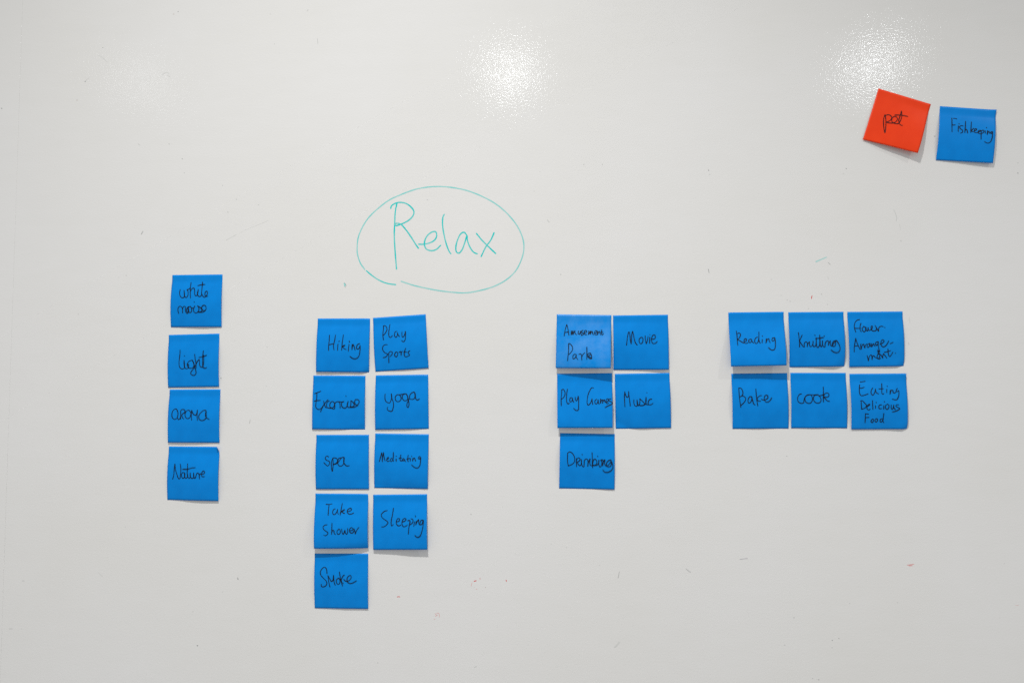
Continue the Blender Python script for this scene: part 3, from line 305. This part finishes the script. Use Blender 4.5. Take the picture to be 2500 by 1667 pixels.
  words=[[[0.2482,0.4444,0.2473,0.5192,0.2768,0.6413,0.3376,0.7783,0.3226,0.6657,0.298,0.5605,0.2547,0.4518],[0.2571,0.4604,0.3022,0.4332,0.3464,0.4343,0.3785,0.4717,0.3644,0.532,0.3154,0.5761,0.4017,0.5728,0.4479,0.55,0.4819,0.4978,0.4783,0.4517,0.4417,0.4296,0.4063,0.4448,0.3873,0.4878,0.4015,0.54,0.4514,0.5631,0.5173,0.5487,0.5411,0.4898,0.5463,0.3938,0.5178,0.2939],[0.5165,0.299,0.5137,0.4036,0.5119,0.489,0.5364,0.5384,0.5648,0.5632,0.6018,0.5647],[0.4217,0.4045,0.5153,0.3767,0.5836,0.3685,0.6511,0.3643]]]),
 dict(label='blue sticky note reading "Fishkeeping", beside the red note', corners=[(534.72, 388.3), (610.35, 381.57), (602.05, 305.88), (526.96, 312.27)], lift=(1, 3.5), bow=3.0, curls=[['TR', 0.85, -0.5, 8, 14]], pen=1.0,
  words=[[[0.2207,0.2103,0.2252,0.2996,0.2278,0.3928,0.2333,0.4742],[0.2493,0.2162,0.2789,0.2142,0.3091,0.2222],[0.2284,0.3461,0.2835,0.3385],[0.3416,0.3541,0.34,0.4088,0.3413,0.4617],[0.3462,0.3109,0.3539,0.3158],[0.4251,0.3485,0.3842,0.3473,0.3633,0.3682,0.3727,0.3988,0.4158,0.4349,0.4144,0.4701,0.3823,0.4878],[0.4659,0.256,0.463,0.3616,0.4577,0.4751],[0.4574,0.4478,0.4771,0.4075,0.4928,0.422,0.5076,0.4796],[0.5679,0.2608,0.5637,0.3705,0.5607,0.4644]],[[0.5639,0.4329,0.5951,0.3996,0.6124,0.3789,0.5882,0.4079,0.5713,0.4324,0.6057,0.4497],[0.6266,0.4288,0.6588,0.411,0.6613,0.3913,0.6353,0.3891,0.6229,0.429,0.6283,0.456,0.673,0.4609,0.6986,0.4553],[0.6871,0.4482,0.7232,0.4341,0.7368,0.4136,0.7073,0.4156,0.6903,0.4402,0.7035,0.4745,0.7406,0.476],[0.7447,0.4209,0.7457,0.4991,0.7484,0.5811],[0.7451,0.4287,0.7735,0.4073,0.7929,0.4216,0.78,0.4538,0.7514,0.4713],[0.8148,0.4163,0.8176,0.4631],[0.8332,0.3524,0.8388,0.3583],[0.8552,0.4097,0.8521,0.4843],[0.8519,0.4804,0.8674,0.4284,0.8819,0.4236,0.8874,0.4545,0.913,0.4489],[0.9451,0.4272,0.9193,0.4289,0.9093,0.4492,0.9287,0.4635,0.9416,0.4313,0.9425,0.5097,0.9285,0.589,0.8979,0.634,0.8541,0.6424,0.8121,0.62]]]),
]
LETTERS = [
 ([[-227.74,261.66,-230.03,249.18,-230.81,233.31,-231.35,215.18,-230.18,194.81,-228.56,175.61,-227.69,166.02],[-236.65,253.81,-235.77,257.21,-228.99,261.44,-221.05,262.14,-213.1,259.77,-205.69,253.44,-203.05,247.74,-205.61,240.96,-212.92,234.81,-221.95,230.72,-229.87,228.76,-230.46,231.03,-227.06,232.13,-221.38,230.03,-213.97,221.8,-205.97,210.41,-199.12,199.61,-196.28,195.86]], 1.0),
 ([[-195.98,201.5,-188.98,201.43,-179.97,203.38,-173.23,207.27,-170.11,213.44,-171.6,219.1,-175.55,219.37,-182.29,215.26,-186.76,207.96,-187.62,200.07,-184.43,194.17,-177.66,192.08,-170.91,193.71,-164.41,199.63]], 0.97),
 ([[-159.43,244.07,-161.22,240.47,-161.85,230.3,-159.76,215.6,-155.75,199.77,-151.78,190.16,-149.52,187.33]], 0.97),
 ([[-127.16,214.14,-131.1,218.13,-135.58,215.92,-140.05,207.51,-142.59,197.4,-141.67,190.07,-138.3,188.13,-133.82,192.82,-129.93,202.91,-126.59,213.01,-126.24,207.37,-122.62,197.21,-117.0,189.29,-111.96,187.0]], 1.0),
 ([[-113.15,216.25,-105.85,207.18,-95.76,196.97,-85.47,187.0],[-87.96,216.9,-92.42,207.05,-100.23,195.88,-106.36,183.02]], 1.0),
]
RING = [
 ([[-228.76,143.74,-240.53,145.5,-251.88,149.86,-263.27,157.27,-271.27,164.1]], 0.95),
 ([[-273.56,165.81,-279.89,174.9,-284.22,187.38,-285.01,197.58,-283.67,211.17,-278.69,224.74,-269.72,239.41,-256.19,252.9,-238.11,266.33,-214.35,276.61]], 0.72),
 ([[-214.35,276.61,-199.64,281.2,-183.8,283.83,-167.97,284.53,-151.03,283.17,-128.48,278.57,-105.97,269.79,-84.65,257.66,-66.74,241.66,-53.35,223.51,-46.67,206.6,-45.57,193.14,-48.91,178.62,-56.71,163.02,-68.94,150.82,-86.75,140.89,-106.82,134.87,-128.03,131.43,-147.06,132.33,-169.49,135.27,-191.99,139.9,-205.53,143.36,-221.12,148.52]], 0.68),
]
MARKS = [
 ('grey', [[-669.2,498.92,-668.7,498.72]], 1.44, 0.48),
 ('grey', [[-694.61,448.48,-694.1,448.28]], 1.72, 0.64),
 ('brown', [[-706.28,420.66,-705.77,420.47]], 1.49, 0.5),
 ('grey', [[-821.32,410.49,-820.81,410.3]], 2.3, 0.48),
 ('grey', [[-556.13,550.68,-555.63,550.48]], 1.72, 0.4),
 ('brown', [[-562.86,547.13,-562.36,546.94]], 2.3, 0.2),
 ('grey', [[-565.19,352.69,-564.7,352.5]], 1.84, 0.32),
 ('grey', [[-545.06,330.51,-544.57,330.32]], 1.49, 0.48),
 ('grey', [[-541.54,309.86,-541.05,309.67]], 1.15, 0.4),
 ('grey', [[-410.75,498.55,-410.26,498.36]], 1.38, 0.32),
 ('grey', [[-417.57,543.5,-417.08,543.3]], 1.26, 0.24),
 ('grey', [[-694.37,448.78,-688.89,453.61]], 0.69, 0.28),
 ('grey', [[-577.83,456.23,-571.72,459.17,-567.99,457.86]], 0.8, 0.24),
 ('grey', [[-570.4,455.46,-565.39,452.29]], 0.75, 0.24),
 ('grey', [[-675.49,487.3,-670.43,484.72,-661.49,477.1]], 0.8, 0.18),
 ('grey', [[-184.03,265.56,-183.55,265.38]], 1.72, 0.28),
 ('grey', [[-463.37,269.61,-462.88,269.43]], 1.38, 0.4),
 ('grey', [[-430.53,261.41,-430.04,261.22]], 1.26, 0.28),
 ('grey', [[-475.46,251.14,-474.97,250.95]], 1.38, 0.36),
 ('grey', [[-484.11,290.34,-483.62,290.16]], 1.26, 0.32),
 ('grey', [[-603.49,220.05,-601.14,224.25]], 1.49, 0.48),
 ('grey', [[-477.15,209.81,-469.97,213.93,-462.17,218.04]], 0.69, 0.28),
 ('grey', [[-457.38,220.38,-439.39,228.57,-424.4,234.39,-414.82,238.47]], 0.52, 0.16),
 ('teal', [[-303.4,146.01,-301.6,144.23,-302.77,142.47]], 1.61, 0.7),
 ('grey', [[-302.82,147.19,-300.4,143.04,-302.15,140.1]], 0.57, 0.72),
 ('grey', [[-611.75,353.44,-608.62,351.56]], 0.92, 0.24),
 ('grey', [[-481.08,10.65,-480.6,10.48]], 1.72, 0.48),
 ('grey', [[-414.47,55.22,-413.99,55.05]], 1.15, 0.28),
 ('grey', [[-414.75,-0.5,-414.27,-0.68]], 1.15, 0.24),
 ('grey', [[-436.96,-48.42,-438.06,-53.67]], 0.92, 0.4),
 ('grey', [[-477.16,-52.6,-476.67,-52.78]], 1.15, 0.24),
 ('grey', [[-461.99,64.78,-461.51,64.6]], 1.15, 0.2),
 ('grey', [[-695.1,103.7,-694.61,103.52]], 1.15, 0.32),
 ('grey', [[-635.82,157.25,-635.33,157.06]], 1.49, 0.2),
 ('grey', [[-624.87,160.17,-624.38,159.98]], 2.01, 0.16),
 ('grey', [[-672.22,-116.53,-671.73,-116.7]], 1.15, 0.16),
 ('grey', [[39.66,313.4,40.12,313.22]], 1.26, 0.4),
 ('grey', [[65.74,313.02,66.2,312.83]], 1.26, 0.4),
 ('grey', [[214.77,302.63,215.22,302.45]], 1.49, 0.68),
 ('grey', [[216.41,296.77,216.86,296.58]], 1.32, 0.4),
 ('grey', [[212.93,162.69,213.72,157.5]], 0.92, 0.56),
 ('grey', [[-12.35,234.64,-9.45,231.09]], 0.92, 0.32),
 ('grey', [[6.33,156.72,6.79,156.54]], 1.32, 0.4),
 ('grey', [[-22.91,303.68,-22.45,303.5]], 1.15, 0.2),
 ('grey', [[299.12,147.67,299.57,147.5]], 1.26, 0.32),
 ('grey', [[312.21,125.24,312.65,125.06]], 1.15, 0.28),
 ('grey', [[320.5,118.9,320.94,118.72]], 1.26, 0.32),
 ('grey', [[324.38,116.88,324.83,116.7]], 1.26, 0.4),
 ('grey', [[-31.12,276.05,-30.66,275.86]], 1.15, 0.24),
 ('grey', [[404.77,302.22,405.21,302.04]], 1.61, 0.36),
 ('grey', [[400.7,295.33,401.14,295.15]], 1.49, 0.16),
 ('grey', [[636.72,292.57,637.15,292.39]], 1.49, 0.56),
 ('grey', [[468.37,243.7,472.01,233.32,471.31,227.59]], 1.03, 0.2),
 ('grey', [[475.65,223.53,477.1,214.92]], 0.69, 0.16),
 ('grey', [[476.78,200.05,477.22,199.87]], 1.72, 0.24),
 ('teal', [[360.89,171.87,367.65,174.68,375.54,178.06]], 1.61, 0.5),
 ('grey', [[377.63,170.59,380.36,167.7]], 1.03, 0.4),
 ('red', [[354.66,124.41,353.74,120.42]], 0.92, 1.0),
 ('grey', [[367.31,126.62,367.75,126.45]], 1.38, 0.4),
 ('grey', [[375.38,112.32,375.82,112.14]], 1.26, 0.32),
 ('grey', [[349.35,106.75,349.79,106.58]], 1.15, 0.32),
 ('grey', [[376.67,151.13,377.71,147.12]], 0.86, 0.2),
 ('grey', [[526.33,346.07,526.76,345.89]], 1.84, 0.48),
 ('grey', [[637.18,306.88,637.61,306.71]], 1.44, 0.28),
 ('grey', [[404.77,302.22,405.21,302.04]], 1.15, 0.24),
 ('grey', [[482.82,90.78,486.63,89.07]], 0.57, 0.08),
 ('grey', [[483.67,59.14,484.15,56.32]], 1.15, 0.28),
 ('grey', [[485.65,93.6,486.01,86.25]], 1.15, 0.12),
 ('grey', [[-616.66,-201.51,-616.18,-201.68]], 1.15, 0.32),
 ('grey', [[-451.59,-272.54,-451.11,-272.7]], 1.26, 0.72),
 ('grey', [[-451.38,-270.82,-450.15,-273.66]], 0.86, 0.56),
 ('grey', [[-472.53,-291.09,-472.06,-291.26]], 1.26, 0.28),
 ('grey', [[-515.23,-319.1,-514.75,-319.26]], 1.49, 0.24),
 ('grey', [[-507.7,-366.25,-507.23,-366.41]], 1.61, 0.8),
 ('grey', [[-766.66,-279.39,-763.62,-279.35]], 1.03, 0.28),
 ('grey', [[-783.83,-347.27,-778.98,-347.2]], 0.92, 0.32),
 ('grey', [[-765.27,-346.98,-764.77,-347.15]], 1.15, 0.24),
 ('grey', [[-655.05,-265.85,-648.25,-272.12]], 0.69, 0.2),
 ('grey', [[-120.05,-179.64,-119.59,-179.81]], 1.38, 0.48),
 ('grey', [[13.06,-224.12,13.51,-224.28]], 1.03, 0.4),
 ('grey', [[-7.93,-219.28,-7.48,-219.44]], 1.03, 0.24),
 ('grey', [[85.98,-256.32,84.23,-264.71]], 0.86, 0.52),
 ('grey', [[177.31,-251.33,180.62,-254.07,183.39,-255.7]], 1.38, 0.36),
 ('grey', [[79.1,-358.6,83.05,-354.67,85.31,-351.87]], 2.3, 0.16),
 ('grey', [[-114.7,-389.18,-111.86,-388.01]], 1.15, 0.28),
 ('grey', [[-250.27,-385.48,-249.81,-385.64]], 1.38, 0.4),
 ('brown', [[-99.75,-279.93,-99.29,-280.09]], 1.15, 0.5),
 ('grey', [[58.43,-248.27,58.99,-248.26]], 1.15, 0.24),
 ('grey', [[-115.54,-280.14,-114.97,-280.13]], 0.86, 0.24),
 ('red', [[-223.06,-294.81,-221.33,-294.23,-219.6,-294.77]], 1.15, 0.9),
 ('red', [[-115.28,-271.7,-113.85,-271.4,-112.42,-270.82]], 1.15, 1.0),
 ('red', [[-107.56,-268.23,-106.41,-268.21]], 0.98, 0.8),
 ('red', [[-119.56,-278.5,-118.14,-273.99]], 0.69, 0.5),
 ('red', [[-112.1,-282.34,-111.53,-282.61]], 1.03, 0.5),
 ('red', [[-70.69,-269.45,-70.12,-271.41]], 1.09, 1.0),
 ('red', [[-169.9,-316.86,-168.17,-318.52,-169.3,-320.78],[-167.6,-316.26,-164.73,-316.22,-163.56,-321.81],[-171.01,-324.73,-169.86,-324.15],[-168.73,-320.21,-166.44,-319.05]], 0.63, 0.6),
 ('red', [[474.38,-242.58,478.19,-242.27,483.09,-241.39],[476.53,-243.66,480.87,-243.33]], 0.86, 0.8),
 ('red', [[614.86,-294.44,619.14,-294.11]], 0.57, 0.35),
 ('purple', [[250.31,-237.71,255.31,-236.82,260.85,-236.21]], 0.69, 0.6),
 ('grey', [[316.12,-96.73,316.56,-96.89]], 1.15, 0.48),
 ('grey', [[321.85,-315.08,322.28,-315.24]], 1.15, 0.64),
 ('grey', [[372.38,-344.38,372.81,-344.53]], 1.38, 0.56),
 ('grey', [[381.14,-341.78,381.58,-341.93]], 1.26, 0.48),
 ('grey', [[371.9,-354.2,372.34,-354.36]], 1.49, 0.24),
 ('grey', [[308.86,-351.71,309.29,-351.87]], 1.72, 0.28),
 ('grey', [[459.91,-292.83,460.34,-292.99]], 1.15, 0.32),
 ('grey', [[396.58,-294.81,397.01,-294.97]], 1.15, 0.32),
 ('grey', [[345.2,-395.5,345.64,-395.66]], 1.26, 0.4),
 ('grey', [[353.35,-396.98,353.78,-397.13]], 1.26, 0.64),
 ('grey', [[351.17,-396.75,351.6,-396.9]], 0.86, 0.24),
 ('grey', [[601.96,-239.19,602.39,-239.35]], 1.26, 0.24),
 ('grey', [[593.84,-311.0,594.27,-311.15]], 1.03, 0.2),
 ('grey', [[-346.75,505.02,-346.04,497.07]], 0.8, 0.36),
 ('grey', [[-362.49,546.41,-361.3,548.84]], 1.15, 0.24),
 ('grey', [[-47.88,526.39,-47.41,526.2]], 1.15, 0.16),
]

# ---------------------------------------------------------------- the whiteboard
def on_board(x, y, layer):
    return (x / 1000, -layer / 1000, y / 1000)

board = empty('whiteboard', (0, 0, Z0), 'large white enamelled whiteboard with green "Relax" in a ring and many notes', 'whiteboard')
SEAM = -0.7945
def panel(x0, x1, z0, z1, y1=0.018):
    # front face, with a tiny rounded edge round it
    r = 0.0003
    prof = [(0.0, y1), (0.0, r), (r * 0.3, r * 0.3), (r, 0.0)]
    V = []; Fc = []
    for d, y in prof:
        V += [(x0 + d, y, z0 + d), (x1 - d, y, z0 + d), (x1 - d, y, z1 - d), (x0 + d, y, z1 - d)]
    for k in range(3):
        for i in range(4):
            j = (i + 1) % 4
            Fc.append((4 * k + i, 4 * k + j, 4 * k + 4 + j, 4 * k + 4 + i))
    Fc.append((12, 13, 14, 15)); Fc.append((3, 2, 1, 0))
    me = bpy.data.meshes.new('panel'); me.from_pydata(V, [], Fc); me.update()
    return me
link('panel', panel(SEAM + 0.00005, 2.05, -1.05, 1.15), MAT['board'], board)
link('panel', panel(-2.05, SEAM - 0.00005, -1.05, 1.15), MAT['board'], board)

rnd = random.Random(4)
for strokes, dn in LETTERS:
    me = ribbon_mesh('letter', [pairs(s) for s in strokes], 1.9, on_board, 0.9, dn, rnd, 0.02, 0.0003)
    link('letter', me, MAT['teal'], board)
ring_strokes = [(pairs(s), dn) for ss, dn in RING for s in ss]
for k, (st, dn) in enumerate(ring_strokes):
    me = ribbon_mesh('ring_stroke', [st], 1.75, on_board, 1.2, dn, rnd, 0.02 + 0.02 * k, 0.0)
    link('ring_stroke', me, MAT['teal'], board)
KIND = {'grey': 'grey', 'teal': 'teal', 'red': 'red_ink', 'purple': 'purple', 'brown': 'brown'}
for kind, strokes, w, dn in MARKS:
    me = ribbon_mesh('ink_speck', [pairs(s) for s in strokes], w, on_board, 0.5, dn, rnd, 0.02, 0.0003)
    link('ink_speck', me, MAT[KIND[kind]], board)

# ---------------------------------------------------------------- the sticky notes
SIDE = 76.0
def sheet_surface(note, seed):
    """returns f(u, v, out) -> point (m) relative to the note's origin; u to the right, v down, out = mm off the paper"""
    r = random.Random(seed)
    c = note['corners']; lL, lR = note['lift']; bow = note['bow']
    cx = sum(p[0] for p in c) / 4; cy = sum(p[1] for p in c) / 4
    ph = [r.uniform(0, 6.28) for _ in range(6)]
    am = [r.uniform(0.5, 1.0) for _ in range(3)]
    def lift(u, v):
        L = lL + (lR - lL) * u
        t = max(0.0, (v - 0.13) / 0.87)
        e = 0.45 if L > 4 else 0.2
        g = t ** 1.35 * (1 + e) - e * t ** 5
        z = 0.3 + max(0.0, L - 0.3) * g
        z += bow * (0.9 + 0.2 * math.sin(2.6 * u + ph[0])) * math.sin(math.pi * min(1.0, t) ** 0.9) * (1 - 0.0 * t)
        # slow waves in the paper
        z += t * (1 - 0.4 * t) * 0.62 * (am[0] * math.sin(5.2 * u + 2.1 * v + ph[1]) + am[1] * math.sin(3.1 * u - 5.5 * v + ph[2]))
        z += t * 0.16 * am[2] * math.sin(9.5 * u + 4.0 * v + ph[3])
        return max(0.12, z)
    def f(u, v, out=0.0):
        du = dv = dz = 0.0
        for corner, nx, ny, reach, rad in note['curls']:
            # distance beyond a fold line that cuts the corner off
            ax = (1 if 'R' in corner else 0); ay = (1 if 'B' in corner else 0)
            s = ((u - ax) * nx + (v - ay) * ny) * SIDE + reach
            if s > 0:
                a = s / abs(rad)
                d = abs(rad) * math.sin(min(a, 1.9)) - s
                du += nx * d / SIDE; dv += ny * d / SIDE
                dz += rad * (1 - math.cos(min(a, 1.9)))
        U, Vv = u + du, v + dv
        x = (1 - U) * (1 - Vv) * c[0][0] + U * (1 - Vv) * c[1][0] + U * Vv * c[2][0] + (1 - U) * Vv * c[3][0]
        y = (1 - U) * (1 - Vv) * c[0][1] + U * (1 - Vv) * c[1][1] + U * Vv * c[2][1] + (1 - U) * Vv * c[3][1]
        return ((x - cx) / 1000, -(max(0.15, lift(u, v) + dz) + out) / 1000, (y - cy) / 1000)
    return f, cx, cy

def sheet_mesh(f, n=30, thick=0.12):
    V = []; Fc = []
    k = n + 1
    for layer in (0.0, -thick):
        for j in range(k):
            for i in range(k):
                V.append(f(i / n, j / n, layer))
    for j in range(n):
        for i in range(n):
            a = j * k + i
            Fc.append((a, a + k, a + k + 1, a + 1))
            b = a + k * k
            Fc.append((b, b + 1, b + k + 1, b + k))
    rim = [i for i in range(k)] + [j * k + n for j in range(1, k)] + [n * k + i for i in range(n - 1, -1, -1)] + [j * k for j in range(n - 1, 0, -1)]
    for a, b in zip(rim, rim[1:] + rim[:1]):
        Fc.append((a, b, b + k * k, a + k * k))
    me = bpy.data.meshes.new('sheet'); me.from_pydata(V, [], Fc)
    me.polygons.foreach_set('use_smooth', [True] * (2 * n * n) + [False] * len(rim))
    me.update()
    return me

for idx, note in enumerate(NOTES):
    f, cx, cy = sheet_surface(note, 100 + idx)
    red = note['label'].startswith('red')
    t = empty('sticky_note', (cx / 1000, 0, Z0 + cy / 1000), note['label'], 'sticky note', None if red else 'blue sticky notes on the whiteboard')
    link('sheet', sheet_mesh(f), MAT['red' if red else 'slick_blue' if 'shining' in note['label'] else 'blue'], t)
    pl = lambda x, y, layer: f(x / SIDE, y / SIDE, layer)
    for strokes in note['words']:
        st = [[(a * SIDE, b * SIDE) for a, b in pairs(s)] for s in strokes]
        me = ribbon_mesh('handwritten_word', st, 1.25 * note['pen'], pl, 0.45, 0.86, rnd)
        link('handwritten_word', me, MAT['ink'], t)
